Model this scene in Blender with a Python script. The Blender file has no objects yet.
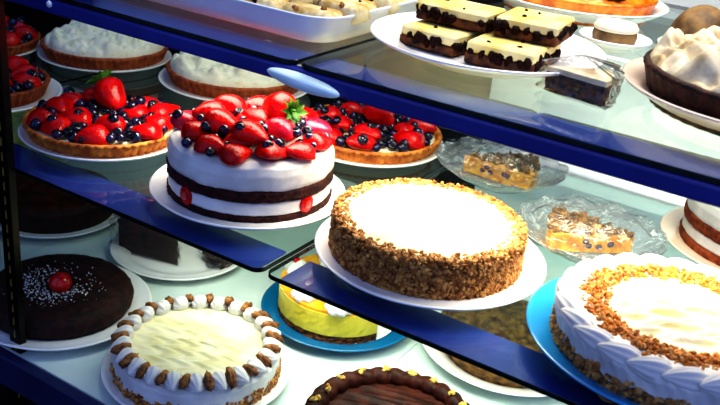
import bpy, math, random
from mathutils import Vector, Matrix, noise
PI = math.pi
sin, cos = math.sin, math.cos
rnd = random.Random(7)
scn = bpy.context.scene
col = scn.collection
ZD, ZM, ZT = -.282, 0.0, .2355          # deck, middle shelf, top shelf (upper faces)

# ------------------------------------------------------------------ materials
def lin(c):
    return tuple((x/12.92 if x <= .04045 else ((x+.055)/1.055)**2.4) for x in c)
def hexc(h):
    return lin(tuple(int(h[i:i+2], 16)/255 for i in (0, 2, 4)))
def mat(name, c1, c2=None, scale=40., rough=.5, bump=0., bscale=None, spec=.5, coat=0., sss=0., detail=4., lo=.4, hi=.6, metal=0., kind='noise', sheen=0.):
    m = bpy.data.materials.new(name); m.use_nodes = True
    nt = m.node_tree; b = nt.nodes['Principled BSDF']
    b.inputs['Roughness'].default_value = rough
    b.inputs['Specular IOR Level'].default_value = spec
    b.inputs['Coat Weight'].default_value = coat
    b.inputs['Coat Roughness'].default_value = .08
    b.inputs['Metallic'].default_value = metal
    if sss:
        b.inputs['Subsurface Weight'].default_value = sss
        b.inputs['Subsurface Radius'].default_value = (.01, .006, .004)
        b.inputs['Subsurface Scale'].default_value = .5
    tc = nt.nodes.new('ShaderNodeTexCoord')
    def tex(s):
        if kind == 'voronoi':
            t = nt.nodes.new('ShaderNodeTexVoronoi'); t.inputs['Scale'].default_value = s
            nt.links.new(tc.outputs['Object'], t.inputs['Vector']); return t.outputs['Distance']
        t = nt.nodes.new('ShaderNodeTexNoise'); t.inputs['Scale'].default_value = s; t.inputs['Detail'].default_value = detail
        nt.links.new(tc.outputs['Object'], t.inputs['Vector']); return t.outputs['Fac']
    o = tex(scale)
    r = nt.nodes.new('ShaderNodeValToRGB')
    r.color_ramp.elements[0].position = lo; r.color_ramp.elements[1].position = hi
    r.color_ramp.elements[0].color = (*hexc(c1), 1); r.color_ramp.elements[1].color = (*hexc(c2 or c1), 1)
    nt.links.new(o, r.inputs['Fac']); nt.links.new(r.outputs['Color'], b.inputs['Base Color'])
    if bump:
        bp = nt.nodes.new('ShaderNodeBump'); bp.inputs['Strength'].default_value = bump; bp.inputs['Distance'].default_value = .004
        nt.links.new(tex(bscale or scale), bp.inputs['Height']); nt.links.new(bp.outputs['Normal'], b.inputs['Normal'])
    return m
def clear_mat(name, tint, gloss_rough=.05, bump=0., bscale=30., gain=1., milky=0., base=0.):
    """thin clear sheet: see-through plus a fresnel reflection"""
    m = bpy.data.materials.new(name); m.use_nodes = True
    nt = m.node_tree; nt.nodes.clear()
    out = nt.nodes.new('ShaderNodeOutputMaterial')
    tr = nt.nodes.new('ShaderNodeBsdfTransparent'); tr.inputs['Color'].default_value = (*tint, 1)
    gl = nt.nodes.new('ShaderNodeBsdfGlossy'); gl.inputs['Roughness'].default_value = gloss_rough
    fr = nt.nodes.new('ShaderNodeLayerWeight'); fr.inputs['Blend'].default_value = .5
    pw = nt.nodes.new('ShaderNodeMath'); pw.operation = 'POWER'; pw.inputs[1].default_value = 5
    sk = nt.nodes.new('ShaderNodeMath'); sk.operation = 'MULTIPLY_ADD'; sk.inputs[1].default_value = .96; sk.inputs[2].default_value = .04
    nt.links.new(fr.outputs['Facing'], pw.inputs[0]); nt.links.new(pw.outputs[0], sk.inputs[0])
    mx = nt.nodes.new('ShaderNodeMixShader')
    ma = nt.nodes.new('ShaderNodeMath'); ma.operation = 'MULTIPLY_ADD'; ma.use_clamp = True
    ma.inputs[1].default_value = gain; ma.inputs[2].default_value = base
    nt.links.new(sk.outputs[0], ma.inputs[0]); nt.links.new(ma.outputs[0], mx.inputs['Fac'])
    nt.links.new(tr.outputs[0], mx.inputs[1]); nt.links.new(gl.outputs[0], mx.inputs[2])
    last = mx
    if milky:
        df = nt.nodes.new('ShaderNodeBsdfDiffuse'); df.inputs['Color'].default_value = (.75, .85, .85, 1)
        m2 = nt.nodes.new('ShaderNodeMixShader'); m2.inputs['Fac'].default_value = milky
        nt.links.new(mx.outputs[0], m2.inputs[1]); nt.links.new(df.outputs[0], m2.inputs[2]); last = m2
    if bump:
        tc = nt.nodes.new('ShaderNodeTexCoord'); t = nt.nodes.new('ShaderNodeTexNoise'); t.inputs['Scale'].default_value = bscale
        t.inputs['Detail'].default_value = 3; t.inputs['Distortion'].default_value = 1.5
        bp = nt.nodes.new('ShaderNodeBump'); bp.inputs['Strength'].default_value = bump; bp.inputs['Distance'].default_value = .01
        nt.links.new(tc.outputs['Object'], t.inputs['Vector']); nt.links.new(t.outputs['Fac'], bp.inputs['Height'])
        nt.links.new(bp.outputs['Normal'], gl.inputs['Normal'])
    nt.links.new(last.outputs[0], out.inputs['Surface'])
    return m

M = dict(
    plate=mat('white_china', 'f2efec', 'fbfaf8', 8, .18, spec=.5, coat=.3),
    pinkplate=mat('warm_china', 'e8d2bf', 'efdccb', 8, .2, coat=.3),
    blueplate=mat('blue_glaze', '10638f', '1870a0', 12, .15, coat=.5),
    skyplate=mat('sky_blue_glaze', '2a92cc', '389fd6', 12, .15, coat=.5),
    crust=mat('tart_crust', 'a85a1c', 'd58a3a', 60, .7, .4, 150),
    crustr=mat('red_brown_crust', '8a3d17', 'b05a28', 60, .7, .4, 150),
    darkcrust=mat('chocolate_crust', '2a120a', '482214', 70, .7, .5, 160),
    cream=mat('whipped_cream', 'e6dec0', 'f0ead2', 30, .55, .25, 70, sss=.15),
    limecream=mat('pale_cream_with_zest', 'd4ce98', 'f4eed2', 90, .6, .4, 80, lo=.28, hi=.42),
    white=mat('white_frosting', 'd8d4d0', 'e8e4de', 30, .5, .2, 90, sss=.12),
    ivory=mat('ivory_frosting', 'd6cd9c', 'e6debc', 25, .5, .12, 60, sss=.1),
    custard=mat('cheesecake_top', 'dccd98', 'eadfb6', 18, .45, .1, 60, sss=.1),
    straw=mat('strawberry_red', 'b00408', 'd8100f', 55, .22, .45, 210, spec=.25, coat=.25, kind='noise'),
    strawpink=mat('raspberry_pink', 'b8102c', 'd82a48', 80, .2, .6, 170, spec=.3, coat=.3),
    strawcut=mat('cut_strawberry', 'd8483c', 'f0a090', 60, .3, lo=.45, hi=.7),
    blue=mat('blueberry_skin', '0c0c22', '1d2350', 60, .22, .1, coat=.5),
    bluecrown=mat('blueberry_crown', '050510', '0a0a18', 60, .8),
    leaf=mat('strawberry_leaf', '1f4d14', '5f9a35', 90, .5),
    jam=mat('red_glaze', '6d0a10', '98131a', 30, .15, coat=.8),
    sponge=mat('chocolate_sponge', '2a0d0c', '4d1d16', 120, .85, .8, 200),
    spongered=mat('brown_sponge', '6a2a12', '96481f', 120, .85, .8, 200),
    nuts=mat('chopped_nuts', '5e300c', 'c98a42', 160, .6, .6, 220, lo=.33, hi=.66),
    nutsl=mat('light_chopped_nuts', '5e4526', 'b08a55', 160, .6, .6, 220, lo=.33, hi=.66),
    nutbit=mat('nut_bit', '7d4415', 'e0ab62', 90, .55, .3, 200, lo=.3, hi=.7),
    walnut=mat('walnut', '5b2f0e', 'a8713a', 120, .55, .7, 180, lo=.35, hi=.65),
    ambercrumb=mat('amber_crumb', '9a4e0c', 'd88c2c', 110, .55, .4, 200, lo=.3, hi=.7),
    choc=mat('chocolate_cake', '1e0906', '3a150c', 70, .75, .4, 160),
    chocfrost=mat('chocolate_frosting', '2a0f08', '4a2012', 40, .55, .3, 90, spec=.25),
    gold=mat('toffee_bit', 'c99a35', 'ecc768', 90, .4),
    sugar=mat('sugar_grain', 'e2e6e6', 'ffffff', 90, .5),
    cherry=mat('glazed_cherry', 'a80c10', 'd81c14', 40, .15, coat=.5),
    lemon=mat('lemon_filling', 'd3bf3a', 'e2cf4c', 30, .4, .1, sss=.15),
    orangegl=mat('orange_glaze', 'dd8a10', 'f2b02c', 25, .15, coat=.6),
    graham=mat('crumb_base', '2d180a', '6b3d18', 140, .8, .7, 220),
    crumbtop=mat('crumble_topping', '47280f', 'a07638', 70, .75, .8, 120, lo=.35, hi=.65),
    bartop=mat('cheese_bar_top', 'e6cb72', 'f2e0a4', 30, .45, .1),
    barbase=mat('bar_base', '341608', '7a4216', 90, .7, .5),
    chip=mat('chocolate_chunk', '120503', '2a0e0a', 60, .75, .4, spec=.2),
    pastry=mat('pastry_slice', 'c9a75c', 'efe0b4', 45, .5, .4, 90),
    tray=mat('tray_enamel', 'dcdfe6', 'eceef2', 10, .25, coat=.2),
    meringue=mat('toasted_meringue', 'a5885a', 'e8dab8', 28, .5, .2, 60, lo=.35, hi=.55, sss=.1),
    pump=mat('orange_filling', 'cc6a0c', 'f0a030', 50, .35, .5, 90, coat=.3),
    wheat=mat('crumb_cake', 'c67f16', 'e8b23a', 80, .7, .6, 160),
    berrybit=mat('purple_berry', '2a1030', '5a2a55', 50, .3),
    brownwrap=mat('brown_loaf', '5d452a', '8d6f45', 40, .6, .4, 70),
    lime=mat('lime_frosting', '6f8226', 'c8cf62', 35, .6, .4, 60, lo=.35, hi=.6),
    paper=mat('white_paper', 'eef2f2', 'f8fafa', 15, .6),
    deck=mat('deck_laminate', 'c9d8d2', 'd6e3dd', 5, .35, coat=.1),
    rail=mat('ambient_blue_rail', '2c40a0', '3448a8', 12, .35, coat=.2),  # grey metal rail, blue ambient light put into its base colour
    fascia=mat('navy_enamel', '2a2f86', '323894', 12, .3, coat=.3),
    navy=mat('deck_front_navy', '232a55', '2a3260', 12, .4),
    edge=mat('shelf_glass_edge', '04070a', '10221f', 60, .2),
    post=mat('slotted_post', '0c0908', '1c1412', 30, .25, metal=.6),
    slot=mat('post_slot', '6a5a20', '94843a', 20, .5),
    backdark=mat('dark_back_panel', '120a08', '22120d', 6, .4),
    backwhite=mat('white_back_panel', 'dfe3df', 'eceeea', 6, .35),
    oval=mat('pale_oval', 'e0fcff', 'f0ffff', 10, .3),
    floor=mat('floor_tile', '231c1a', '342a27', 3, .5),
    wall=mat('dark_wall', '1c1210', '2a1b17', 3, .7),
    board=mat('cake_board', 'f2f2ee', 'ffffff', 10, .5),
)
M['glass'] = clear_mat('shelf_glass', (.90, .965, .94), .02, gain=1.0)
M['crystal'] = clear_mat('pressed_glass', (.97, .98, .98), .14, bump=.8, bscale=70, gain=1.8, base=.08, milky=.06)
M['film'] = clear_mat('cling_film', (.985, .99, .99), .16, bump=.7, bscale=40, gain=1.3, base=.05, milky=.02)
M['filmclear'] = clear_mat('clear_wrap', (.985, .99, .99), .05, bump=1.0, bscale=70, gain=1.0, base=.012)

# ------------------------------------------------------------------ mesh helpers
class MB:
    def __init__(s): s.v = []; s.f = []; s.m = []
    def add(s, v, f, mi=0, X=None):
        o = len(s.v)
        s.v += [tuple(X @ Vector(p)) if X is not None else tuple(p) for p in v]
        s.f += [tuple(i+o for i in q) for q in f]; s.m += [mi]*len(f)
        return s
    def mesh(s, name, mats, smooth=True):
        me = bpy.data.meshes.new(name); me.from_pydata(s.v, [], s.f)
        for m in (mats if isinstance(mats, (list, tuple)) else [mats]): me.materials.append(m)
        for p, k in zip(me.polygons, s.m): p.material_index = k; p.use_smooth = smooth
        me.update(); return me
    def build(s, name, mats, parent=None, loc=(0, 0, 0), smooth=True, sharp=None):
        return link(name, s.mesh(name, mats, smooth), parent, loc)
def link(name, me, parent=None, loc=(0, 0, 0), rot=(0, 0, 0), sc=1.):
    o = bpy.data.objects.new(name, me); col.objects.link(o); o.location = loc; o.rotation_euler = rot
    o.scale = (sc, sc, sc) if not isinstance(sc, (tuple, list)) else sc
    if parent: o.parent = parent
    return o
def T(x=0, y=0, z=0, rz=0, rx=0, ry=0, s=(1, 1, 1)):
    if not isinstance(s, (tuple, list)): s = (s, s, s)
    return Matrix.Translation((x, y, z)) @ Matrix.Rotation(rz, 4, 'Z') @ Matrix.Rotation(ry, 4, 'Y') @ Matrix.Rotation(rx, 4, 'X') @ Matrix.Diagonal((*s, 1))
def n3(x, y, z, s=1., seed=0.): return noise.noise(Vector((x*s+seed, y*s+seed*1.7, z*s-seed)))
def fr3(x, y, z, s=1., seed=0., oc=4): return noise.fractal(Vector((x*s+seed, y*s+seed*1.7, z*s-seed)), .9, 2.1, oc)
def lathe(prof, n=64, fn=None, a0=0., a1=None):
    """revolve (r,z) points; fn(r,z,angle,i) -> (r,z)"""
    full = a1 is None; a1 = a0+2*PI if full else a1
    k = n if full else n+1
    v = []; f = []; rows = []
    for i, (r, z) in enumerate(prof):
        if r <= 1e-7 and full:
            rows.append([len(v)]); rr, zz = fn(r, z, 0, i) if fn else (r, z); v.append((0, 0, zz)); continue
        row = []
        for j in range(k):
            a = a0+(a1-a0)*j/n
            rr, zz = fn(r, z, a, i) if fn else (r, z)
            row.append(len(v)); v.append((rr*cos(a), rr*sin(a), zz))
        rows.append(row)
    for A, B in zip(rows, rows[1:]):
        for j in range(n):
            j2 = (j+1) % k
            if len(A) == 1 and len(B) == 1: continue
            if len(A) == 1: f.append((A[0], B[j2], B[j]))
            elif len(B) == 1: f.append((A[j], A[j2], B[0]))
            else: f.append((A[j], A[j2], B[j2], B[j]))
    return v, f
def smoothp(pts, k=3):
    """densify a profile"""
    out = []
    for (a, b), (c, d) in zip(pts, pts[1:]):
        for i in range(k): out.append((a+(c-a)*i/k, b+(d-b)*i/k))
    out.append(pts[-1]); return out
def box(x0, x1, y0, y1, z0, z1):
    v = [(x, y, z) for z in (z0, z1) for y in (y0, y1) for x in (x0, x1)]
    return v, [(0, 2, 3, 1), (4, 5, 7, 6), (0, 1, 5, 4), (2, 6, 7, 3), (0, 4, 6, 2), (1, 3, 7, 5)]
def rbox(w, d, z0, z1, r=.01, seg=5, bev=.0015):
    """rounded-corner slab with a small bevel"""
    def ring(off):
        pts = []
        for cx, cy, a in ((w/2-r, d/2-r, 0), (-w/2+r, d/2-r, PI/2), (-w/2+r, -d/2+r, PI), (w/2-r, -d/2+r, 1.5*PI)):
            for k in range(seg+1):
                t = a+PI/2*k/seg; q = max(r-off, .0002); pts.append((cx+q*cos(t), cy+q*sin(t)))
        return pts
    rings = [(bev, z0), (0, z0+bev), (0, z1-bev), (bev, z1)]
    v = []; f = []; n = 4*(seg+1)
    for off, z in rings: v += [(x, y, z) for x, y in ring(off)]
    for i in range(3):
        for j in range(n): f.append((i*n+j, i*n+(j+1) % n, (i+1)*n+(j+1) % n, (i+1)*n+j))
    f.append(tuple(range(n-1, -1, -1))); f.append(tuple(range(3*n, 4*n)))
    return v, f
ICO = None
def ico():
    t = (1+5**.5)/2
    v = [(-1, t, 0), (1, t, 0), (-1, -t, 0), (1, -t, 0), (0, -1, t), (0, 1, t), (0, -1, -t), (0, 1, -t), (t, 0, -1), (t, 0, 1), (-t, 0, -1), (-t, 0, 1)]
    v = [tuple(Vector(p).normalized()) for p in v]
    f = [(0, 11, 5), (0, 5, 1), (0, 1, 7), (0, 7, 10), (0, 10, 11), (1, 5, 9), (5, 11, 4), (11, 10, 2), (10, 7, 6), (7, 1, 8), (3, 9, 4), (3, 4, 2), (3, 2, 6), (3, 6, 8), (3, 8, 9), (4, 9, 5), (2, 4, 11), (6, 2, 10), (8, 6, 7), (9, 8, 1)]
    return v, f
def bit(mb, x, y, z, s, mi=0):
    v, f = ico()
    X = T(x, y, z, rnd.uniform(0, 6), rnd.uniform(0, 6), rnd.uniform(0, 6), (s*rnd.uniform(.6, 1.2), s*rnd.uniform(.6, 1.2), s*rnd.uniform(.5, .9)))
    v = [tuple(c*rnd.uniform(.8, 1.2) for c in p) for p in v]
    mb.add(v, f, mi, X)
def uv(n=16, m=10, fn=None):
    prof = [(sin(PI*i/m), -cos(PI*i/m)) for i in range(m+1)]
    prof[0] = (0, -1); prof[-1] = (0, 1)
    return lathe(prof, n, fn)

def thing(name, label, cat, loc, rz=0., group=None):
    o = bpy.data.objects.new(name, None); o.empty_display_size = .02; col.objects.link(o)
    o.location = loc; o.rotation_euler = (0, 0, rz); tag(o, label, cat, group); return o
def tag(o, label, cat, group=None):
    o['label'] = label; o['category'] = cat
    if group: o['group'] = group
    return o
def struct(o): o['kind'] = 'structure'; return o

# ------------------------------------------------------------------ plates
def plate_prof(r, h=.017, foot=.6, t=.0035):
    up = [(0, .004+t), (r*.55, .004+t), (r*.68, .0045+t), (r*.80, .004+h*.45+t*.6), (r*.93, h*.93), (r*.985, h+.0012), (r, h)]
    dn = [(r*.985, h-.0025), (r*.80, h*.45), (r*.66, .003), (r*foot, .0), (r*(foot-.05), 0), (r*(foot-.07), .003), (0, .003)]
    return up+dn
def plate(r, x, y, z, label, m='plate', h=.017, group=None, name='plate'):
    p = MB().add(*lathe(smoothp(plate_prof(r, h), 2), 96)).build(name, M[m], None, (x, y, z))
    return tag(p, label, 'plate', group)
WELL = .0085   # height of the plate well over the shelf

# ------------------------------------------------------------------ fruit meshes (shared data)
def strawberry_mesh(seed, m):
    prof = [(0, 0), (.0045, .0012), (.0085, .006), (.0115, .013), (.0135, .021), (.0138, .027), (.0115, .032), (.006, .0345), (0, .034)]
    v, f = lathe(smoothp(prof, 2), 20, lambda r, z, a, i: (r*(1+.10*n3(cos(a), sin(a), z*60, 1.1, seed)), z))
    me = MB().add([(x, y, z-.018) for x, y, z in v], f).mesh('strawberry', m); return me
def half_berry_mesh(seed, m):
    v, f = uv(18, 12, lambda r, z, a, i: (r*(1+.12*n3(cos(a), sin(a), z, 1.3, seed)), z))
    v = [(x*.0185*(1+.12*x), y*.0165*(1-.40*x-.12*x*x), (z*.0125*(1-.30*x) if z > 0 else z*.006)) for x, y, z in v]
    return MB().add(v, f).mesh('strawberry', m)
SB = [strawberry_mesh(s, M['straw']) for s in (1, 5, 9)]
HB = [half_berry_mesh(s, M['straw']) for s in (2, 6, 11)]
PB = [half_berry_mesh(s, M['strawpink']) for s in (3, 8)]
def blue_mesh():
    mb = MB()
    v, f = uv(14, 9, lambda r, z, a, i: (r, z if z < .9 else .72))
    mb.add([(x*.0072, y*.0072, z*.0064) for x, y, z in v], f, 0)
    w, g = lathe([(.0016, .0058), (.0034, .0068), (.0030, .0060), (.0015, .0050)], 10, lambda r, z, a, i: (r*(1+.22*cos(5*a)), z))
    mb.add(w, g, 1)
    return mb.mesh('blueberry', [M['blue'], M['bluecrown']])
BB = blue_mesh()
def calyx_mesh():
    mb = MB()
    for k in range(9):
        a = 2*PI*k/9+rnd.uniform(-.2, .2); L = rnd.uniform(.011, .016)
        pts = []
        for i in range(6):
            t = i/5; w = .0042*sin(PI*min(1, t*.9+.1))*(1-t*.6); r = L*t; z = .006*sin(t*PI*.8)+.003*t
            pts += [(r, -w, z), (r, 0, z-.0012), (r, w, z)]
        f = []
        for i in range(5):
            for j in range(2): f.append((i*3+j, i*3+j+1, i*3+j+4, i*3+j+3))
        mb.add(pts, f, 0, T(0, 0, 0, a))
    mb.add(*lathe([(.0016, 0), (.0012, .008), (0, .009)], 8))
    return mb.mesh('calyx', M['leaf'])
CX = calyx_mesh()
def whole_strawberry(parent, x, y, z, d, s=1.3):
    """a whole berry whose leafy end points along d"""
    o = link('strawberry', SB[0], parent, (x, y, z), Vector(d).to_track_quat('Z', 'Y').to_euler(), s)
    c = link('calyx', CX, o, (0, 0, .0160), (0, 0, .4), 1.0); c['label'] = 'leafy green strawberry top'
    return o
def berries(parent, z, R, nst, nbl, seed, big=None, pink=0, zf=None, ssc=1.25, bsc=1.):
    g = random.Random(seed); pts = []
    if big: pts.append((big[0], big[1], .034))
    tries = 0
    while len(pts) < nst and tries < 4000:
        tries += 1
        r = R*math.sqrt(g.random()); a = g.uniform(0, 2*PI); x, y = r*cos(a), r*sin(a)
        if r > R-.012*ssc: continue
        if all((x-p[0])**2+(y-p[1])**2 > (.0285*ssc*(1 if i or not big else 1.15))**2 for i, p in enumerate(pts)): pts.append((x, y, 0))
    for i, (x, y, _) in enumerate(pts):
        if big and i == 0: continue
        me = g.choice(PB) if pink and g.random() < pink else g.choice(HB)
        zz = zf(x, y) if zf else z
        link('strawberry', me, parent, (x, y, zz+.004*ssc), (g.uniform(-.25, .25), g.uniform(-.3, .15), g.uniform(0, 6.28)), ssc*g.uniform(.92, 1.12))
    k = 0; tries = 0; bl = []
    while k < nbl and tries < 6000:
        tries += 1
        r = (R-.004)*math.sqrt(g.random()); a = g.uniform(0, 2*PI); x, y = r*cos(a), r*sin(a)
        d = min(((x-p[0])**2+(y-p[1])**2)**.5 for p in pts)
        if d < .0125*ssc and g.random() > .12: continue
        up = .0125*ssc if d < .0125*ssc else .004
        if any((x-q[0])**2+(y-q[1])**2 < (.0118*bsc)**2 for q in bl): continue
        bl.append((x, y)); zz = zf(x, y) if zf else z
        link('blueberry', BB, parent, (x, y, zz+up+g.uniform(0, .004)), (g.uniform(-.9, .9), g.uniform(-.9, .9), g.uniform(0, 6)), bsc*g.uniform(.85, 1.12)); k += 1

# ------------------------------------------------------------------ tarts
def fluted(parent, r, h, m, nf=58, amp=.0036, name='crust'):
    rt = r
    def fn(rr, z, a, i):
        k = 1 if i in (1, 2, 3, 4, 5) else .3
        return (rr+k*amp*abs(sin(nf*a/2))-k*amp*.5 if rr > r*.6 else rr, z+(.0012*n3(cos(a)*6, sin(a)*6, 0, 1, 3) if i > 3 else 0))
    prof = [(0, 0), (rt*.90, 0), (rt*.93, h*.35), (rt*.965, h*.72), (rt*.985, h*.92), (rt, h), (rt*.985, h+.003), (rt*.955, h+.0035), (rt*.93, h+.001), (rt*.91, h-.006), (0, h-.008)]
    return MB().add(*lathe(prof, 348, fn)).build(name, M[m], parent)
def berry_tart(x, y, label, seed, r=.112, big=None, nst=22, nbl=48, rz=0., crust='crust', z=ZM):
    t = thing('fruit_tart', label, 'tart', (x, y, z+WELL), rz)
    fluted(t, r, .023, crust)
    MB().add(*lathe(smoothp([(r*.925, .016), (r*.9, .0205), (r*.6, .0225), (0, .0235)], 3), 60, lambda rr, zz, a, i: (rr, zz+.001*n3(rr*cos(a), rr*sin(a), 0, 60, seed)))).build('custard_filling', M['cream'], t)
    berries(t, .0225, r*.93, nst, nbl, seed, big, pink=.06, ssc=1.3, bsc=1.18)
    if big: whole_strawberry(t, big[0], big[1], .046, big[2], 1.65)
    return t
def lumpy_top(r, z0, hgt, seed, lump=30., amp=.010, n=150, rings=46, edge=.004):
    v = []; f = []
    prof = []
    for i in range(rings+1):
        t = i/rings; prof.append((r*(1-t), t))
    def fn(rr, t, a, i):
        x, y = rr*cos(a), rr*sin(a); q = 1-(rr/r)**2
        w = abs(n3(x, y, 0, lump, seed))*1.4+.45*abs(n3(x, y, 0, lump*2.3, seed+4))+.2*n3(x, y, 0, lump*5, seed)
        side = min(1, (1-rr/r)*9)
        z = z0+hgt*(math.sqrt(max(0, 1-(1-side)**2)))*.62+hgt*.38*q+amp*(w-.4)*(.25+.75*side)
        return rr*(1+.018*n3(cos(a), sin(a), 0, 6, seed)), z
    return lathe(prof, n, fn)
def cream_tart(x, y, r, label, seed):
    t = thing('cream_tart', label, 'tart', (x, y, ZM+WELL), 0)
    fluted(t, r, .026, 'crustr', 60)
    MB().add(*lumpy_top(r*.95, .022, .032, seed, 30, .019)).build('whipped_topping', M['limecream'], t)
    return t

# ------------------------------------------------------------------ layered cake with fruit
def straight(r, z0, z1, seed, rough=.0015, rad=.003, m=6):
    return smoothp([(0, z0), (r-rad, z0), (r, z0+rad), (r, z1-rad), (r-rad, z1), (0, z1)], m), \
        (lambda rr, z, a, i: (rr+(rough*fr3(cos(a)*r, sin(a)*r, z, 160, seed, 3) if rr > r*.8 else 0), z))
def layer_cake(x, y, z, r, label, levels, sp, fr, seed, cuts):
    t = thing('layer_cake', label, 'cake', (x, y, z+WELL), 0)
    a, b, c, h = levels
    for z0, z1 in ((0, a), (b, c)):
        p, fn = straight(r, z0, z1, seed, .0018, .0015, 4); MB().add(*lathe(p, 140, fn)).build('sponge_layer', M[sp], t)
    p, fn = straight(r*.985, a, b, seed+2, .001, .002, 4); MB().add(*lathe(p, 120, fn)).build('cream_layer', M[fr], t)
    prof = smoothp([(r*.985, c), (r*1.0, c+.004), (r*1.0, c+(h-c)*.55), (r*.965, h-.005), (r*.88, h), (r*.5, h-.001), (0, h-.001)], 6)
    MB().add(*lathe(prof, 140, lambda rr, zz, an, i: (rr*(1+.012*fr3(cos(an)*r, sin(an)*r, zz, 40, seed, 3)), zz+.0022*fr3(rr*cos(an), rr*sin(an), 0, 45, seed, 3)))).build('frosting', M[fr], t)
    for an in cuts:      # sliced berries showing in the cream layer
        v, f = uv(18, 8); s = min(.0105, (b-a)*.56)
        v = [(px*s*1.15, py*s*1.25, pz*.0035) for px, py, pz in v]
        mb = MB().add(v, f, 0)
        v2, f2 = uv(12, 6); mb.add([(px*s*.7, py*s*.8, pz*.0036+.0006) for px, py, pz in v2], f2, 1)
        me = mb.mesh('strawberry_slice', [M['straw'], M['strawcut']])
        o = link('strawberry_slice', me, t, (r*.985*cos(an), r*.985*sin(an), (a+b)/2), (PI/2, 0, an+PI/2))
    return t

# ------------------------------------------------------------------ frosted cakes
def nut_side(parent, r, z0, z1, seed, m='nuts', amount=420, size=.0036, name='nut_coating', over=0., mb2=None, uneven=0.):
    prof = smoothp([(r*.5, z0), (r, z0), (r*1.005, (z0+z1)/2), (r, z1), (r*.93, z1+.003), (r*.86, z1+.001)], 7)
    def fn(rr, z, a, i):
        k = fr3(cos(a)*r, sin(a)*r, z, 130, seed, 3)
        return (rr+(.0035*k if rr > r*.7 else 0), z+(.0025*k if z > z1-.004 else 0)-(uneven*(.5+.5*n3(cos(a)*5, sin(a)*5, 0, 1, seed)) if z > z0+.004 else 0))
    mb = MB().add(*lathe(prof, 220, fn))
    for _ in range(amount):
        a = rnd.uniform(0, 2*PI); z = rnd.uniform(z0, z1)
        if uneven and z > z1-uneven*(.5+.5*n3(cos(a)*5, sin(a)*5, 0, 1, seed)): continue
        bit(mb, (r+.001)*cos(a), (r+.001)*sin(a), z, rnd.uniform(.5, 1.1)*size, 1)
    for _ in range(int(amount*over)):
        a = rnd.uniform(0, 2*PI); q = r*(1-.16*rnd.random()**1.4)
        bit(mb, q*cos(a), q*sin(a), z1+.003, rnd.uniform(.5, 1.1)*size, 1)
    o = mb.build(name, [M[m], M['nutbit']], parent, smooth=False); o['kind'] = 'stuff'; return o
def wavy_top(r, z, seed, amp=.0012, rot=.6, dome=.002, freq=130.):
    prof = [(r*(1-i/40), 0) for i in range(41)]
    def fn(rr, _, a, i):
        x, y = rr*cos(a), rr*sin(a); u, w = x*cos(rot)+y*sin(rot), -x*sin(rot)+y*cos(rot)
        band = (w/.024) % 1.0
        k = max(0, 1-(rr/r)**4)
        return rr, z+dome*(1-(rr/r)**2)+k*amp*(sin(u*freq*2+4*(band-.5)**2*6)*.8+.9*abs(band-.5)*2)
    return lathe(prof, 180, fn)
def shell_mesh(L=.022, W=.0085, H=.012, ridges=5):
    v, f = uv(40, 16, lambda r, z, a, i: (r*(1+.16*abs(sin(ridges*a/1.0))), z))
    out = []
    for x, y, z in v:
        t = (z+1)/2            # 0 tail .. 1 head
        w = (.35+.75*t**.7)
        out.append((z*L*.5, x*W*w, max(-.35, y)*H*w*.9+.002*t))
    return MB().add(out, f).mesh('cream_shell', M['white'])
SHELL = shell_mesh()
def walnut_mesh(seed):
    v, f = uv(16, 12)
    out = []
    for x, y, z in v:
        k = 1+.30*n3(x, y, z, 2.4, seed)+.12*n3(x, y, z, 6, seed)
        g = 1-.35*math.exp(-(x/.16)**2) if z > -.2 else 1
        out.append((x*.0056*k, y*.0125*k, z*.0058*k*g))
    return MB().add(out, f).mesh('walnut_half', M['walnut'])
WN = [walnut_mesh(s) for s in (1, 4, 7, 12)]

def crumb_ring(parent, r0, r1, z, count, mats, name='crumb_ring', size=.0038):
    mb = MB()
    for _ in range(count):
        a = rnd.uniform(0, 2*PI); t = (rnd.random()+rnd.random())/2; q = r0+(r1-r0)*t+.004*n3(cos(a)*3, sin(a)*3, 0, 1.5, 5)
        bit(mb, q*cos(a), q*sin(a), z+.004*(1-abs(2*t-1))*rnd.random(), rnd.uniform(.5, 1.15)*size, rnd.randrange(len(mats)))
    o = mb.build(name, mats, parent, smooth=False); o['kind'] = 'stuff'; return o

# ------------------------------------------------------------------ wedges and wrapping
def wedge(R, ang, z0, z1, n=14, seed=0, rough=.0008, rows=6):
    """a slice: apex at origin, opening round +x"""
    v = []; f = []
    ring = [(0, 0)]+[(R*i/6*cos(-ang/2), R*i/6*sin(-ang/2)) for i in range(1, 6)]
    ring += [(R*cos(-ang/2+ang*j/n), R*sin(-ang/2+ang*j/n)) for j in range(n+1)]
    ring += [(R*i/6*cos(ang/2), R*i/6*sin(ang/2)) for i in range(5, 0, -1)]
    K = len(ring)
    for k in range(rows+1):
        z = z0+(z1-z0)*k/rows
        for (x, y) in ring:
            d = rough*fr3(x, y, z, 170, seed, 3)
            v.append((x+d, y+d, z))
    for k in range(rows):
        for j in range(K): f.append((k*K+j, k*K+(j+1) % K, (k+1)*K+(j+1) % K, (k+1)*K+j))
    c0 = len(v); v.append((R*.5, 0, z0)); c1 = len(v); v.append((R*.5, 0, z1+rough*2))
    for j in range(K): f.append((c0, (j+1) % K, j)); f.append((c1, rows*K+j, rows*K+(j+1) % K))
    return v, f
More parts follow.
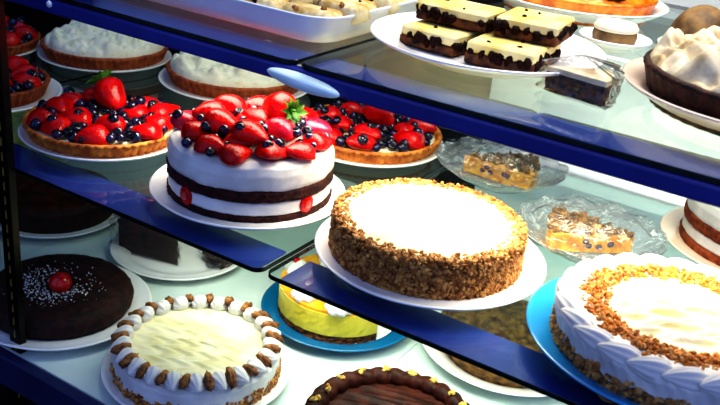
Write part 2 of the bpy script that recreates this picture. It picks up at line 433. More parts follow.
def film_over(rim, zr, hfun, seed, n=90, rings=34, amp=.0035):
    prof = [(rim*(1-i/rings), 0) for i in range(rings+1)]
    def fn(rr, _, a, i):
        x, y = rr*cos(a), rr*sin(a)
        w = 1-2.2*abs(fr3(x, y, 0, 30, seed, 2))
        rad = sin(a*17+3*n3(cos(a), sin(a), 0, 2, seed))*.3*(rr/rim)
        return rr*(1+.02*n3(cos(a)*4, sin(a)*4, 0, 1, seed)*(i == 0)), hfun(x, y)+amp*(w+rad)*(1 if i else .6)
    return lathe(prof, n, fn)
def wrapped_dish(x, y, r, rz, label_dish, label_slice, label_film, seed):
    d = thing('glass_dish', label_dish, 'dish', (x, y, ZM), 0, None)
    prof = [(0, .006), (r*.45, .006), (r*.6, .009), (r*.85, .021), (r, .031), (r*1.01, .033), (r*1.0, .0345), (r*.84, .0245), (r*.6, .0125), (r*.4, .0095), (0, .0095)]
    MB().add(*lathe(smoothp(prof, 2), 120, lambda rr, z, a, i: (rr*(1+.025*cos(12*a)*(rr/r)**3), z+.0025*cos(12*a)*(rr/r)**4))).build('bowl', M['crystal'], d)
    MB().add(*lathe([(r*.40, .007), (r*.36, .004), (r*.45, 0), (r*.38, 0), (r*.30, .006)], 48)).build('foot_ring', M['crystal'], d)
    s = thing('coffee_cake_slice', label_slice, 'cake slice', (x, y, ZM+.0105), rz)
    L = r*1.15; off = (-L*.5, 0, 0)
    MB().add(*wedge(L, .85, 0, .023, seed=seed)).build('cake_body', M['wheat'], s, off, smooth=False)
    mb = MB()
    for _ in range(170):
        q = L*math.sqrt(rnd.random()); a = rnd.uniform(-.40, .40); bit(mb, q*cos(a), q*sin(a), .024+rnd.uniform(0, .004), rnd.uniform(.003, .0055))
    o = mb.build('crumb_topping', M['crumbtop'], s, off, smooth=False); o['kind'] = 'stuff'
    g = random.Random(seed)
    for k in range(9):
        q = L*g.uniform(.25, .95); sd = g.choice((-1, 1)); zz = g.uniform(.006, .018)
        v, f = uv(10, 7); me = MB().add([(a*.0042, b*.0042, c*.0036) for a, b, c in v], f).mesh('berry', M['berrybit'])
        link('berry', me, s, (off[0]+q*cos(.425), sd*q*sin(.425), zz))
    ca, sa = cos(rz), sin(rz)
    def hf(px, py):
        u, w = px*ca+py*sa, -px*sa+py*ca
        inside = max(0, 1-((u/(L*.72))**2+(w/(L*.42))**2)**1.5)
        return .036+.014*min(1, inside*1.6)
    fl = MB().add(*film_over(r*1.03, .036, hf, seed)).build('cling_film', M['film'], None, (x, y, ZM)); tag(fl, label_film, 'plastic wrap')
    return d

# ================================================================== THE DISPLAY CASE
X0, X1 = -2.05, .40
case = thing('display_case', 'long refrigerated bakery display case with white deck and navy trim', 'display case', (-.8, .69, -1.0))
cl = lambda x, y, z: (x+.8, y-.69, z+1.0)
def part(name, bx, m, lab=None, smooth=False):
    v, f = box(*bx); o = MB().add([cl(*p) for p in v], f).build(name, m, case, smooth=False)
    if lab: o['label'] = lab
    return o
def bevel(o, w=.002):
    b = o.modifiers.new('b', 'BEVEL'); b.width = w; b.segments = 2; return o
for a, b in ((X0, -1.1755), (-1.1745, -.5105), (-.5095, X1)):
    part('deck_panel', (a, b, .692, 1.58, ZD-.02, ZD), M['deck'])
bevel(part('deck_front_strip', (X0, X1, .675, .692, ZD-.052, ZD-.002), M['navy'], 'navy strip along deck front'))
part('front_panel', (X0, X1, .70, .72, -1.0, ZD-.052), M['edge'], 'black lower front of the case')
bk = thing('case_back', 'dark and white back panels closing the rear of the display case', 'back panel', (-1.0, 1.62, ZD-.02))
def bpart(name, bx, m, lab):
    v, f = box(*bx); o = MB().add([(x+1.0, y-1.62, z-ZD+.02) for x, y, z in v], f).build(name, m, bk, smooth=False); o['label'] = lab; return o
bpart('back_panel', (-2.7, -.66, 1.60, 1.62, ZD-.02, .60), M['backdark'], 'dark brown back panel')
bpart('back_panel', (-.66, X1, 1.60, 1.62, ZD-.02, .27), M['backwhite'], 'white back panel')
bpart('back_rail', (-.62, X1, 1.57, 1.60, -.14, -.088), M['backwhite'], 'white ledge along the back panel')
def shelf_rail(a, b, y0, y1, z1, lab):
    w, d = b-a, y1-y0
    v, f = rbox(w, d, -.0016, 0, .003, 3, .0003)
    o = MB().add(v, f).build('shelf_rail', M['rail'], None, ((a+b)/2, (y0+y1)/2, z1-.0062), smooth=False)
    return tag(o, lab, 'shelf rail', 'blue-lit shelf rails')
for a, b, w_ in ((-1.93, -1.21, 'far left, beside the slotted post'), (-1.19, -.545, 'middle, under the strawberry layer cake'), (-.512, .18, 'right, under the nut-coated cake')):
    shelf_rail(a, b, .722, .780, ZM, 'flat grey metal rail in blue ambient light beneath the middle glass shelf, '+w_)
for a, b, w_ in ((-1.93, -1.21, 'far left end'), (-1.19, -.537, 'in front of the pastry tray'), (-.523, .18, 'in front of the cheese bars')):
    shelf_rail(a, b, .762, .812, ZT, 'flat grey metal rail in blue ambient light beneath the top glass shelf, '+w_)
fas = thing('light_fascia', 'long navy fascia strip below the front edge of the top shelf', 'fascia', (-.8, .7525, .2115))
v, f = box(-1.15, 1.0, -.0075, .0075, 0, ZT-.006-.2115+.00005); bevel(MB().add(v, f).build('fascia_body', M['fascia'], fas, smooth=False), .003)
o = MB().add(*lathe([(0, -.0012), (.046, -.0012), (.047, 0), (.046, .0012), (0, .0014)], 48)).build('pale_oval', M['oval'], fas, (.286, -.0085, .007)); o.rotation_euler = (PI/2-.6, .06, 0); o.location.y -= .003; o.scale = (1, .19, 1); o['label'] = 'pale blue long oval'  # thin pale oval disc at the fascia's lower edge
o = MB().add(*lathe([(.0045, 0), (.004, .002), (0, .003)], 20)).build('white_dot', M['paper'], fas, (-.105, -.0075, .0125)); o.rotation_euler = (PI/2, 0, 0); o['label'] = 'small white raised dot'  # small raised white dot on the fascia front

def glass_shelf(a, b, y0, y1, z, label, group):
    w, d = b-a, y1-y0
    v, f = rbox(w, d, -.006, 0, .014, 6, .0008)
    mb = MB()
    n = 28
    mb.add(v, f, 0)
    for i, q in enumerate(mb.f):
        if len(q) == 4: mb.m[i] = 1
    o = mb.build('glass_shelf', [M['glass'], M['edge']], None, ((a+b)/2, (y0+y1)/2, z), smooth=False)
    return tag(o, label, 'glass shelf', group)
glass_shelf(-1.92, -1.203, .712, 1.54, ZM, 'middle glass shelf panel at the far left under the dark fruit tarts', 'glass shelves')
glass_shelf(-1.197, -.534, .712, 1.54, ZM, 'middle glass shelf panel under the strawberry layer cake', 'glass shelves')
glass_shelf(-.528, .18, .712, 1.54, ZM, 'middle glass shelf panel under the nut-coated cake', 'glass shelves')
glass_shelf(-1.92, -1.203, .748, 1.54, ZT, 'top glass shelf panel at the far left beyond the white tray', 'glass shelves')
glass_shelf(-1.197, -.533, .748, 1.54, ZT, 'top glass shelf panel under the rectangular pastry tray', 'glass shelves')
glass_shelf(-.527, .18, .748, 1.54, ZT, 'top glass shelf panel under the plate of chocolate cheese bars', 'glass shelves')
# slotted upright at the left
up = thing('shelf_upright', 'dark slotted metal upright post at the left edge of the shelves', 'post', (-.950, .700, ZD-.10))
v, f = box(-.011, .011, -.006, .006, 0, 1.05); bevel(MB().add(v, f).build('post', M['post'], up, smooth=False), .001)
for k in range(48):
    v, f = box(-.0015, .0015, -.0066, -.0058, 0, .012); MB().add(v, f).build('slot', M['slot'], up, (.0015, 0, .02+k*.021), smooth=False)

# ================================================================== MIDDLE SHELF
# nut-coated cream-topped cake
plate(.137, -.400, .865, ZM, 'large white plate under the nut-coated cake with smooth cream top')
t = thing('nut_cake', 'round cake with plain cream top and sides coated in chopped brown nuts', 'cake', (-.405, .862, ZM+WELL))
nut_side(t, .1115, 0, .047, 3, amount=2400, size=.0033, over=.36)
MB().add(*wavy_top(.103, .0495, 5, .0004, .9, .003, 60)).build('cream_top', M['custard'], t)
# strawberry layer cake
plate(.128, -.668, .858, ZM, 'white plate under the chocolate layer cake piled with strawberries')
t = layer_cake(-.668, .860, ZM, .107, 'white frosted chocolate layer cake piled with strawberries and blueberries', (.013, .031, .046, .079), 'sponge', 'white', 4, (-1.73, -.18, 2.0))
zf = lambda x, y: .0785+.006*max(0, 1-(x*x+y*y)/.008)
g = random.Random(5)
berries(t, .079, .104, 27, 40, 12, None, pink=.25, zf=zf, ssc=1.22)
berries(t, .094, .072, 13, 26, 31, None, pink=.15, zf=lambda x, y: .094, ssc=1.28)
whole_strawberry(t, .022, .022, .117, (.75, -.25, .15), 1.5)
# berry tarts
plate(.120, -.945, .868, ZM, 'white plate under the berry tart left of the strawberry layer cake')
berry_tart(-.945, .868, 'fruit tart topped with strawberries and blueberries, left of the strawberry layer cake', 21, .113, (-.024, .036, (-.75, .25, .45)), 14, 80)
plate(.120, -.658, 1.135, ZM, 'white plate under the berry tart behind the strawberry layer cake')
berry_tart(-.658, 1.135, 'fruit tart topped with strawberries and blueberries, behind the strawberry layer cake', 44, .114, (.010, .015, (-.55, -.25, .75)), 14, 84)
plate(.118, -1.205, .858, ZM, 'white plate under the shadowed fruit tart at left')
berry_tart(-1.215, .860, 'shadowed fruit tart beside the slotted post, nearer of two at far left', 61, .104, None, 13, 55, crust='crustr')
plate(.115, -1.44, 1.015, ZM, 'white plate under the far left shadowed tart behind')
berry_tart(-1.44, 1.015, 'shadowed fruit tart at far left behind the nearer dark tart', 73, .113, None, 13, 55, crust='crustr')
# cream tarts
plate(.121, -1.247, 1.150, ZM, 'white plate under the left cream-topped tart')
cream_tart(-1.247, 1.150, .114, 'tart heaped with pale cream, the left and farther of two', 3)
plate(.136, -.985, 1.212, ZM, 'white plate under the right cream-topped tart')
cream_tart(-.985, 1.214, .124, 'tart heaped with white cream, right one behind the strawberry layer cake', 9)
# wrapped glass dishes
wrapped_dish(-.443, 1.159, .094, .35, 'clear pressed glass dish beside the berry tart, farther of two', 'wrapped crumb cake slice with purple berries in farther glass dish', 'crinkled clear wrap over the farther glass dish', 3)
wrapped_dish(-.262, 1.030, .091, 3.4, 'clear pressed glass dish behind the nut-coated cake, nearer of two', 'yellow crumb cake slice wrapped in the nearer glass dish', 'crinkled clear wrap over the nearer glass dish', 8)
# layer cake at the right edge
plate(.125, -.083, 1.180, ZM, 'off-white plate under the layer cake at right edge', 'pinkplate')
t = layer_cake(-.078, 1.184, ZM, .106, 'white frosted brown layer cake at the right edge of the middle shelf', (.015, .031, .046, .074), 'spongered', 'white', 14, ())
for (a, b, s) in ((-.045, -.055, 1.0), (-.03, -.01, 1.1), (.02, -.05, 1.0)):
    link('strawberry', HB[0], t, (a, b, .079), (0, .2, a*40), s)
v, f = rbox(.30, .078, 0, .006, .004, 3, .001)
o = MB().add(v, f).build('divider_strip', M['board'], None, (-.345, 1.305, ZM), smooth=False); tag(o, 'flat white strip behind the two wrapped glass dishes', 'strip')
# blue plate cake
plate(.145, -.116, .854, ZM, 'sky blue plate under the frosted cake at lower right', 'skyplate', .02)
t = thing('frosted_cake', 'large white frosted cake with amber crumb ring on sky blue plate', 'cake', (-.108, .846, ZM+WELL))
nut_side(t, .121, 0, .032, 23, amount=1300, size=.0036, uneven=.016, m='nutsl')
prof = smoothp([(.1185, .010), (.1205, .020), (.1215, .036), (.118, .043), (.108, .048), (.09, .0465), (0, .0465)], 8)
def swag(rr, z, a, i):
    k = max(0, min(1, (z-.02)/.02))
    s = sin(15*a+z*90+1.2*sin(3*a)); ph = (15*a/(2*PI)) % 1
    s2 = abs(sin(7.5*a+z*70))
    e = k*(.0045*s2+.0012*sin(60*a+260*z)) if rr > .1 else 0
    return rr+e, z+(.0035*s2*k if rr > .085 else 0)
MB().add(*lathe(prof, 300, swag)).build('frosting', M['white'], t)
for k in range(24):
    a = 2*PI*k/24
    link('cream_shell', SHELL, t, (.1135*cos(a), .1135*sin(a), .0415), (.4, .22, a+PI*.5+.45), (2.0, 1.5, 1.3))
crumb_ring(t, .070, .106, .0480, 2000, [M['ambercrumb'], M['ambercrumb'], M['nutbit']])
MB().add(*wavy_top(.080, .0470, 7, .0042, .75, .0025, 70)).build('cream_centre', M['ivory'], t)

# ================================================================== DECK
# walnut cake
plate(.133, -.715, .820, ZD, 'white plate under the walnut-ringed cake on the deck')
t = thing('walnut_cake', 'ivory frosted cake with a ring of walnuts piped round its edge', 'cake', (-.715, .820, ZD+WELL))
nut_side(t, .116, 0, .030, 33, amount=550, size=.0042, uneven=.014)
MB().add(*lathe(smoothp([(.115, .006), (.117, .026), (.116, .039), (.11, .044), (0, .044)], 6), 160, lambda rr, z, a, i: (rr+.001*fr3(cos(a)*.1, sin(a)*.1, z, 90, 3, 3), z))).build('frosting', M['white'], t)
MB().add(*wavy_top(.096, .0445, 9, .0018, .45, .002, 95)).build('cream_top', M['ivory'], t)
N = 22
for k in range(N):
    a = 2*PI*k/N
    link('cream_shell', SHELL, t, (.106*cos(a), .106*sin(a), .047), (0, .22, a+PI+.25), (1.35, 1.65, 1.45))
    link('walnut_half', WN[k % 4], t, (.107*cos(a+PI/N), .107*sin(a+PI/N), .0560), (.35+rnd.uniform(-.2, .2), rnd.uniform(-.3, .3), a+PI/N+PI/2+rnd.uniform(-.3, .3)), rnd.uniform(1.0, 1.25))
# chocolate cake with cherry
plate(.138, -.989, .812, ZD, 'white plate under the chocolate cake topped with a cherry')
t = thing('chocolate_cake', 'dark chocolate cake dusted with sugar and topped with a red cherry', 'cake', (-.994, .812, ZD+WELL))
prof = smoothp([(0, 0), (.102, 0), (.110, .006), (.113, .017), (.111, .027), (.103, .035), (.088, .0395), (.055, .0405), (.022, .036), (0, .035)], 5)
MB().add(*lathe(prof, 160, lambda rr, z, a, i: (rr+.0012*fr3(rr*cos(a), rr*sin(a), z, 90, 3, 3), z+.0010*fr3(rr*cos(a), rr*sin(a), z, 90, 8, 3)))).build('cake_body', M['choc'], t)
mb = MB()
for _ in range(900):
    a = rnd.uniform(0, 2*PI); q = .043+.026*rnd.gauss(0, .6)
    if not .018 < q < .112: continue
    if rnd.random() > .55+.45*cos(a+1.75): continue
    zz = .0408-max(0, (.05-q))*.15-max(0, q-.06)**2*3.0
    bit(mb, q*cos(a), q*sin(a), zz+.0003, rnd.uniform(.0007, .0016))
o = mb.build('sugar_dusting', M['sugar'], t, smooth=False); o['kind'] = 'stuff'
v, f = uv(20, 14, lambda r, z, a, i: (r*(1+.05*n3(cos(a), sin(a), z, 2, 3)), z))
MB().add([(x*.018, y*.018, z*.0165) for x, y, z in v], f).build('cherry', M['cherry'], t, (.014, -.008, .0480))
# wrapped chocolate slices
plate(.122, -.982, 1.072, ZD, 'white plate holding two wrapped chocolate cake slices')
def choc_slice(x, y, rz, label, lf, h, seed, L):
    s = thing('chocolate_slice', label, 'cake slice', (x, y, ZD+WELL), rz)
    MB().add(*wedge(L, .8, 0, h*.45, seed=seed, rough=.0015)).build('sponge_layer', M['choc'], s, smooth=False)
    MB().add(*wedge(L*.995, .79, h*.45, h*.52, seed=seed)).build('filling', M['chocfrost'], s, smooth=False)
    MB().add(*wedge(L, .8, h*.52, h*.9, seed=seed+1, rough=.0015)).build('sponge_layer', M['choc'], s, smooth=False)
    MB().add(*wedge(L*1.01, .82, h*.9, h, seed=seed+2)).build('frosting', M['chocfrost'], s, smooth=False)
    v, f = wedge(L*1.12, .98, .001, h*1.08, seed=seed+5, rough=.008, rows=12, n=24)
    o = MB().add([(a-.006, b, c+.0015*n3(a, b, c, 80, seed)) for a, b, c in v], f).build('cling_film', M['filmclear'], None, (x, y, ZD+WELL)); o.rotation_euler = (0, 0, rz)
    tag(o, lf, 'plastic wrap')
choc_slice(-.948, 1.028, PI-.2, 'tall wrapped chocolate cake slice at the left of its white plate', 'clear wrap around the tall chocolate cake slice', .058, 3, .120)
choc_slice(-.936, 1.078, .10, 'wrapped chocolate cake slice lying under the shelf edge at the right of its plate', 'clear wrap around the right chocolate cake slice', .026, 9, .064)
# half lemon cheesecake on blue plate
plate(.128, -.647, 1.086, ZD, 'blue plate holding half a lemon cheesecake', 'blueplate', .02)
o = MB().add(*lathe([(0, .001), (.108, .0035), (.110, .004), (.108, .0045), (.085, .0028), (0, .0028)], 72)).build('paper_doily', M['paper'], None, (-.647, 1.086, ZD+WELL)); tag(o, 'round white paper under the lemon cheesecake on the blue plate', 'paper')
t = thing('lemon_cheesecake', 'half lemon cheesecake with orange glaze and cream dollops on blue plate', 'cheesecake', (-.650, 1.086, ZD+WELL+.003))
A0, A1 = 2.55, 5.95
def half(r, z0, z1, m, name, rough=.0006, inset=0):
    c = (r*.0, 0)
    v, f = wedge(r, A1-A0, z0, z1, 48, 5, rough)
    am = (A0+A1)/2
    return MB().add([(x*cos(am)-y*sin(am), x*sin(am)+y*cos(am), z) for x, y, z in v], f).build(name, M[m], t, smooth=False)
half(.0985, 0, .013, 'graham', 'crumb_base', .002)
half(.0985, .013, .050, 'lemon', 'lemon_filling')
half(.0975, .050, .055, 'orangegl', 'orange_glaze')
def dollop(s=1.):
    return lathe(smoothp([(0, -.002), (.017, -.002), (.0185, .003), (.015, .008), (.010, .012), (.005, .016), (0, .0175)], 3), 40, lambda r, z, a, i: (r*(1+.12*sin(7*a+z*160)), z))
DOL = ((-.072, -.018), (-.016, -.076), (.046, -.074), (-.045, .040))
dm = MB().add(*dollop()).mesh('cream_dollop', M['white'])
for k, (dx, dy) in enumerate(DOL):
    a = math.atan2(dy, dx)
    o = link('cream_dollop', dm, t, (dx, dy, .056), (0, 0, a), 1.15)
    link('strawberry_piece', HB[k % 3], o, (.004, 0, .0155), (0, .3, a), .42)
# chocolate pie with rope border
plate(.130, -.403, .833, ZD, 'white plate under the chocolate pie with rope piped border')
t = thing('chocolate_pie', 'chocolate pie with piped rope border and golden toffee bits', 'pie', (-.403, .833, ZD+WELL))
MB().add(*lathe(smoothp([(0, 0), (.10, 0), (.111, .03), (.112, .045), (.105, .05), (0, .05)], 4), 120, lambda rr, z, a, i: (rr+.0008*fr3(cos(a)*.1, sin(a)*.1, z, 120, 3, 3), z))).build('cake_body', M['choc'], t)
MB().add(*wavy_top(.094, .0505, 19, .0014, .3, .001, 20)).build('frosting_centre', M['chocfrost'], t)
def rope(rr, z, a, i):
    return rr, z
nseg = 420; v = []; f = []; R0 = .1005
for i in range(nseg):
    a = 2*PI*i/nseg
    for j in range(14):
        b = 2*PI*j/14; q = .0105*(1+.34*abs(sin(14*a+b*.5+.6*sin(b))))
        v.append(((R0+q*cos(b))*cos(a), (R0+q*cos(b))*sin(a), .053+q*sin(b)*.95))
for i in range(nseg):
    for j in range(14): f.append((i*14+j, ((i+1) % nseg)*14+j, ((i+1) % nseg)*14+(j+1) % 14, i*14+(j+1) % 14))
MB().add(v, f).build('rope_border', M['chocfrost'], t)
for k in range(20):
    a = 2*PI*k/20+rnd.uniform(-.06, .06); mb = MB()
    for _ in range(4): bit(mb, rnd.uniform(-.004, .004), rnd.uniform(-.004, .004), rnd.uniform(-.001, .002), .0046)
    mb.build('toffee_bit', M['gold'], t, ((R0+rnd.uniform(-.004, .003))*cos(a), (R0)*sin(a), .0645), smooth=False)
# crumble pie
plate(.138, -.385, 1.168, ZD, 'deep white plate under the brown crumble pie on the deck', h=.024)
t = thing('crumble_pie', 'brown crumble-topped pie seen under the middle shelf edge', 'pie', (-.383, 1.168, ZD+WELL))
MB().add(*lathe(smoothp([(0, 0), (.100, 0), (.117, .030), (.114, .034), (.108, .031), (0, .03)], 4), 120, lambda rr, z, a, i: (rr+.0016*sin(40*a)*(rr > .1), z))).build('crust', M['crumbtop'], t)
MB().add(*lumpy_top(.109, .028, .014, 15, 60, .008, 200, 50)).build('crumble_topping', M['crumbtop'], t)
# dark cakes further left
plate(.130, -1.262, 1.030, ZD, 'white plate under the plain dark chocolate cake behind')
t = thing('chocolate_cake', 'plain dark chocolate cake in shadow below the left end of the middle shelf', 'cake', (-1.262, 1.030, ZD+WELL))
MB().add(*lathe(smoothp([(0, 0), (.108, 0), (.112, .02), (.110, .042), (.10, .050), (0, .0515)], 5), 120, lambda rr, z, a, i: (rr+.001*fr3(cos(a)*.1, sin(a)*.1, z, 80, 3, 3), z))).build('cake_body', M['choc'], t)
MB().add(*lumpy_top(.104, .049, .005, 18, 30, .004)).build('frosting', M['chocfrost'], t)
plate(.126, -1.292, .760, ZD, 'white plate under the dark cake beyond the slotted post')
t = thing('chocolate_cake', 'dark chocolate cake cut off by the left edge beyond the slotted post', 'cake', (-1.297, .762, ZD+WELL))
MB().add(*lathe(smoothp([(0, 0), (.100, 0), (.108, .02), (.106, .05), (.096, .060), (0, .0615)], 5), 120, lambda rr, z, a, i: (rr+.001*fr3(cos(a)*.1, sin(a)*.1, z, 80, 6, 3), z))).build('cake_body', M['choc'], t)
MB().add(*lumpy_top(.101, .059, .005, 28, 30, .004)).build('frosting', M['chocfrost'], t)
plate(.115, -1.53, 1.16, ZD, 'white plate under the yellow-green frosted cake')
t = thing('lime_cake', 'yellow-green frosted cake at far left below the middle shelf', 'cake', (-1.53, 1.16, ZD+WELL))
MB().add(*lathe(smoothp([(0, 0), (.095, 0), (.10, .02), (.100, .06), (.09, .07), (0, .07)], 5), 120, lambda rr, z, a, i: (rr+.004*fr3(cos(a)*.1, sin(a)*.1, z, 50, 3, 3), z))).build('cake_body', M['lime'], t)
MB().add(*lumpy_top(.100, .066, .03, 38, 40, .012)).build('frosting', M['lime'], t)

# ================================================================== TOP SHELF
# cheese bars
plate(.134, -.401, .938, ZT, 'white plate of stacked chocolate chunk cheese bars on the top shelf', h=.022)
def bar(x, y, z, w, d, rz, label, seed, h=.020):
    b = thing('cheese_bar', label, 'dessert bar', (x, y, z), rz, 'chocolate chunk cheese bars')
    v, f = rbox(w, d, 0, h*.50, .003, 3); MB().add(v, f).build('base', M['barbase'], b, smooth=False)
    v, f = rbox(w*.985, d*.985, h*.50, h, .004, 3, .002); MB().add(v, f).build('cheese_layer', M['bartop'], b, smooth=False)
    g = random.Random(seed)
    for k in range(54):
        s = g.randrange(4); u = g.uniform(-.46, .46)
        px, py = ((w*.475, d*u), (-w*.475, d*u), (w*u, d*.475), (w*u, -d*.475))[s]
        mb = MB(); bit(mb, 0, 0, 0, .0068); mb.build('chocolate_chunk', M['chip'], b, (px, py, h*g.uniform(.32, .66)))
    for k in range(3):
        mb = MB(); bit(mb, 0, 0, 0, .0034); mb.build('chocolate_chunk', M['chip'], b, (w*g.uniform(-.4, .4), d*g.uniform(-.4, .4), h))
zb = ZT+.009
bar(-.360, .922, zb, .078, .10, .06, 'cheese bar on the right of its plate, lower layer, chunks on its sides', 1, .024)
bar(-.445, .916, zb, .072, .075, -.08, 'cheese bar at the left front of its plate, lower layer', 2, .022)
bar(-.432, .994, zb, .066, .07, .05, 'cheese bar at the back left of its plate, lower layer', 3, .022)
bar(-.440, .944, zb+.0242, .088, .060, .02, 'cheese bar on top of the stack, left one', 4, .020)
bar(-.354, .956, zb+.0244, .072, .075, .10, 'cheese bar on top of the stack, right one', 5, .022)
# pastry tray
tr = thing('serving_tray', 'white rectangular tray with rounded corners full of pastry slices', 'tray', (-.735, .940, ZT))
def trayring(off, z, w=.395, d=.255, r=.045):
    pts = []
    for cx, cy, a in ((w/2-r, d/2-r, 0), (-w/2+r, d/2-r, PI/2), (-w/2+r, -d/2+r, PI), (w/2-r, -d/2+r, 1.5*PI)):
        for k in range(9): pts.append((cx+(r-off)*cos(a+PI/2*k/8), cy+(r-off)*sin(a+PI/2*k/8), z))
    return pts
v = []; f = []
rg = [(.014, .0), (.011, .001), (.006, .015), (.002, .028), (0, .031), (.002, .0325), (.005, .031), (.010, .015), (.014, .005), (.03, .004)]
for o_, z_ in rg: v += trayring(o_, z_)
n = 36
for i in range(len(rg)-1):
    for j in range(n): f.append((i*n+j, i*n+(j+1) % n, (i+1)*n+(j+1) % n, (i+1)*n+j))
f.append(tuple(range(n-1, -1, -1))); f.append(tuple(range((len(rg)-1)*n, len(rg)*n)))
MB().add(v, f).build('tray_body', M['tray'], tr)
def pastry_proto(seed):
    g = random.Random(seed)
    v, f = rbox(.070, .034, 0, .020, .008, 4, .004)
    v = [(a+.002*n3(a, b, c, 90, seed), b+.002*n3(a, b, c, 90, seed+3), c+.002*n3(a, b, 0, 70, seed)) for a, b, c in v]
    ms = [('pastry_body', MB().add(v, f).mesh('pastry_body', M['pastry']), (0, 0, 0))]
    for k in range(7):
        mb = MB(); bit(mb, 0, 0, 0, .0055); ms.append(('nut_piece', mb.mesh('nut_piece', M['chip'] if k % 2 else M['walnut']), (g.uniform(-.028, .028), g.choice((-.015, .015, 0, .01)), g.uniform(.012, .021))))
    return ms
PP = [pastry_proto(s) for s in range(4)]
k = 0
for row, yy in enumerate((.851, .888, .925, .962, .999, 1.034)):
    for c in range(5):
        xx = -.895+c*.078+(.012 if row % 2 else 0)
        o = thing('pastry_slice', 'small pale pastry slice with dark nut pieces, one of many filling the white tray', 'pastry', (xx+rnd.uniform(-.003, .003), yy, ZT+.014+.006*(row % 2)), rnd.uniform(-.15, .15), 'pastry slices in the white tray')
        for nm, me, lc in PP[k % 4]: link(nm, me, o, lc)
        k += 1
# meringue pie
plate(.142, -.100, .950, ZT, 'warm white plate under the meringue-topped chocolate pie', 'pinkplate', .03)
t = thing('meringue_pie', 'dark crust pie heaped with swirled toasted meringue at upper right', 'pie', (-.099, .951, ZT+WELL))
fluted(t, .125, .036, 'darkcrust', 44, .0016)
def mer(r, z0, h, seed):
    prof = [(r*(1-i/54), i/54) for i in range(55)]
    def fn(rr, tt, a, i):
        x, y = rr*cos(a), rr*sin(a); side = min(1, (1-rr/r)*8)
        sw = .5+.5*sin(60*(x*.8+y*.6)+5*n3(x, y, 0, 16, seed)+6*n3(x, y, 0, 30, seed+2))
        pk = max(0, n3(x, y, 0, 34, seed+5))*1.4
        return rr*(1+.03*n3(cos(a), sin(a), 0, 5, seed)), z0+h*math.sqrt(max(0, 1-(1-side)**2))*.6+.30*h*(1-(rr/r)**2)+(.016*abs(sw-.5)*2+.016*pk)*(.15+.85*side)
    return lathe(prof, 200, fn)
MB().add(*mer(.121, .030, .014, 4)).build('meringue', M['meringue'], t)
# orange pie at the back
plate(.130, -.418, 1.275, ZT, 'deep white plate under the orange pie at the top', h=.03)
t = thing('orange_pie', 'shiny orange filled pie with a cream topping at the top of the picture', 'pie', (-.418, 1.275, ZT+WELL))
fluted(t, .112, .030, 'pump', 40, .002)
MB().add(*lumpy_top(.104, .028, .012, 5, 40, .007)).build('orange_filling', M['pump'], t)
MB().add(*lumpy_top(.05, .038, .018, 8, 40, .01, 80, 20)).build('cream_topping', M['ivory'], t, (.035, -.03, 0))
for k in range(3):
    mb = MB(); bit(mb, 0, 0, 0, .008); mb.build('dark_berry', M['chip'], t, (.04+.02*k, -.085+.012*k, .046))
# small bowl, loaf, highlight strip, right cake
plate(.046, -.312, 1.135, ZT, 'small white saucer with a little brown cake behind the plate of bars', h=.014)
o = thing('small_cake', 'little brown cake with pale top on a saucer behind the plate of bars', 'cake', (-.314, 1.137, ZT+WELL-.001))
MB().add(*lathe(smoothp([(0, 0), (.026, 0), (.028, .008), (.027, .016), (0, .016)], 3), 60)).build('cake_body', M['brownwrap'], o)
MB().add(*lathe(smoothp([(.0, .0155), (.0275, .0155), (.0285, .019), (.025, .024), (0, .025)], 3), 60)).build('cream_top', M['cream'], o)
plate(.050, -.222, 1.192, ZT, 'small white saucer under the brown bun', h=.012)
t = thing('bun', 'brown dome-shaped bun on a small saucer behind the meringue pie', 'bun', (-.222, 1.192, ZT+WELL-.001))
v, f = uv(36, 20, lambda r, z, a, i: (r*(1+.08*n3(cos(a), sin(a), z, 1.6, 7)), z)); MB().add([(x*.038, y*.038, max(0, z+.35)*.042) for x, y, z in v], f).build('bun_body', M['brownwrap'], t)
v, f = rbox(.07, .012, 0, .0015, .002, 3, .0004); o = MB().add(v, f).build('edge_highlight', M['paper'], None, (-.283, 1.045+.03, ZT), smooth=False); o.rotation_euler = (0, 0, .0); tag(o, 'narrow white strip standing in for a glass edge highlight behind the plate of bars', 'paper')  # white strip modelled in place of a highlight on the glass edge
v, f = rbox(.30, .16, 0, .004, .01, 4, .0006); o = MB().add(v, f).build('cake_board', M['board'], None, (-.09, 1.415, ZT), smooth=False); tag(o, 'flat white cake board at the back of the top shelf', 'cake board')
t = thing('orange_cake', 'rough orange crumb cake cut off by the upper right edge', 'cake', (-.110, 1.42, ZT+.004))
MB().add(*lathe(smoothp([(0, 0), (.06, 0), (.068, .02), (.064, .05), (.05, .06), (0, .062)], 6), 90, lambda rr, z, a, i: (rr+.004*fr3(cos(a)*.1, sin(a)*.1, z, 50, 3, 3), z+.003*fr3(rr*cos(a), rr*sin(a), z, 50, 9, 3)))).build('cake_body', M['pump'], t)
MB().add(*lumpy_top(.062, .052, .012, 12, 50, .008, 80, 20)).build('crumb_topping', M['ambercrumb'], t)
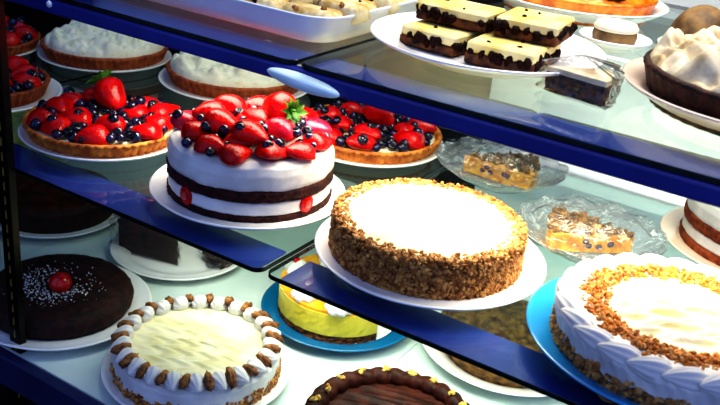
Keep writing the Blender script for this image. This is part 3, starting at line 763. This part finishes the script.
# wrapped slice on the top shelf
s = thing('cream_slice', 'wrapped dark cake slice with cream top between the bars and the meringue pie', 'cake slice', (-.268, .858, ZT), 0)
s.location = (-.302, .872, ZT+.001); s.rotation_euler = (0, 0, .25)
MB().add(*wedge(.066, .80, 0, .020, seed=3, rough=.0015)).build('sponge_layer', M['graham'], s, smooth=False)
MB().add(*wedge(.067, .81, .020, .0255, seed=4)).build('cream_layer', M['meringue'], s, smooth=False)
v, f = wedge(.079, 1.02, .0, .031, seed=15, rough=.006, rows=10, n=20)
o = MB().add([(a-.006, b, c) for a, b, c in v], f).build('cling_film', M['film'], None, s.location); o.rotation_euler = (0, 0, .25); tag(o, 'clear wrap around the dark cream slice on the top shelf', 'plastic wrap')

# ================================================================== ROOM
v, f = box(-4.5, 3.5, -3, 3.2, -1.06, -1.0); struct(MB().add(v, f).build('floor', M['floor'], smooth=False))
v, f = box(-4.5, 3.5, 3.1, 3.2, -1.0, 2.2); struct(MB().add(v, f).build('wall_back', M['wall'], smooth=False))
v, f = box(-2.9, -2.8, -1.2, 3.2, -1.0, 2.2); struct(MB().add(v, f).build('wall_left', M['wall'], smooth=False))

# ================================================================== LIGHT
def area(name, x, y, z, sx, sy, e, c, rot=(0, 0, 0)):
    l = bpy.data.lights.new(name, 'AREA'); l.shape = 'RECTANGLE'; l.size = sx; l.size_y = sy; l.energy = e; l.color = c; l.spread = 2.1
    o = bpy.data.objects.new(name, l); col.objects.link(o); o.location = (x, y, z); o.rotation_euler = rot; return o
area('case_top_lamp', -.22, 1.10, .95, 1.0, .35, 5.6, (1, .93, .76))
area('top_shelf_lamp', -.44, .90, .198,   .90, .12, 2.7, (1, .93, .76))
area('back_fill', -.22, 1.40, .195, .60, .08, 1.3, (1, .97, .9), (.35, 0, 0))  # added fill light, brightens the white back panel and strip
area('middle_shelf_lamp', -.44, .92, -.022, .75, .08, 1.15, (.93, 1, .86))
w = bpy.data.worlds.new('shop_daylight'); scn.world = w; w.use_nodes = True
bg = w.node_tree.nodes['Background']; bg.inputs['Color'].default_value = (.36, .50, 1, 1); bg.inputs['Strength'].default_value = .62

# ================================================================== CAMERA
f_px, pit, yaw, rol = 896.88, math.radians(24.003), math.radians(30.134), math.radians(6.067)
fw = Vector((-sin(yaw)*cos(pit), cos(yaw)*cos(pit), -sin(pit))); Rr = Vector((cos(yaw), sin(yaw), 0)); U = Rr.cross(fw)
R2 = Rr*cos(rol)+U*sin(rol); U2 = U*cos(rol)-Rr*sin(rol)
cd = bpy.data.cameras.new('camera'); cam = bpy.data.objects.new('camera', cd); col.objects.link(cam)
cd.sensor_width = 36; cd.lens = 36*f_px/720; cd.clip_start = .02
cd.dof.use_dof = True; cd.dof.focus_distance = 1.15; cd.dof.aperture_fstop = 9
mw = Matrix((R2, U2, -fw)).transposed().to_4x4(); mw.translation = (0, 0, .49); cam.matrix_world = mw
scn.camera = cam
scn.view_settings.view_transform = 'Standard'
scn.view_settings.look = 'High Contrast'
scn.view_settings.exposure = -0.05
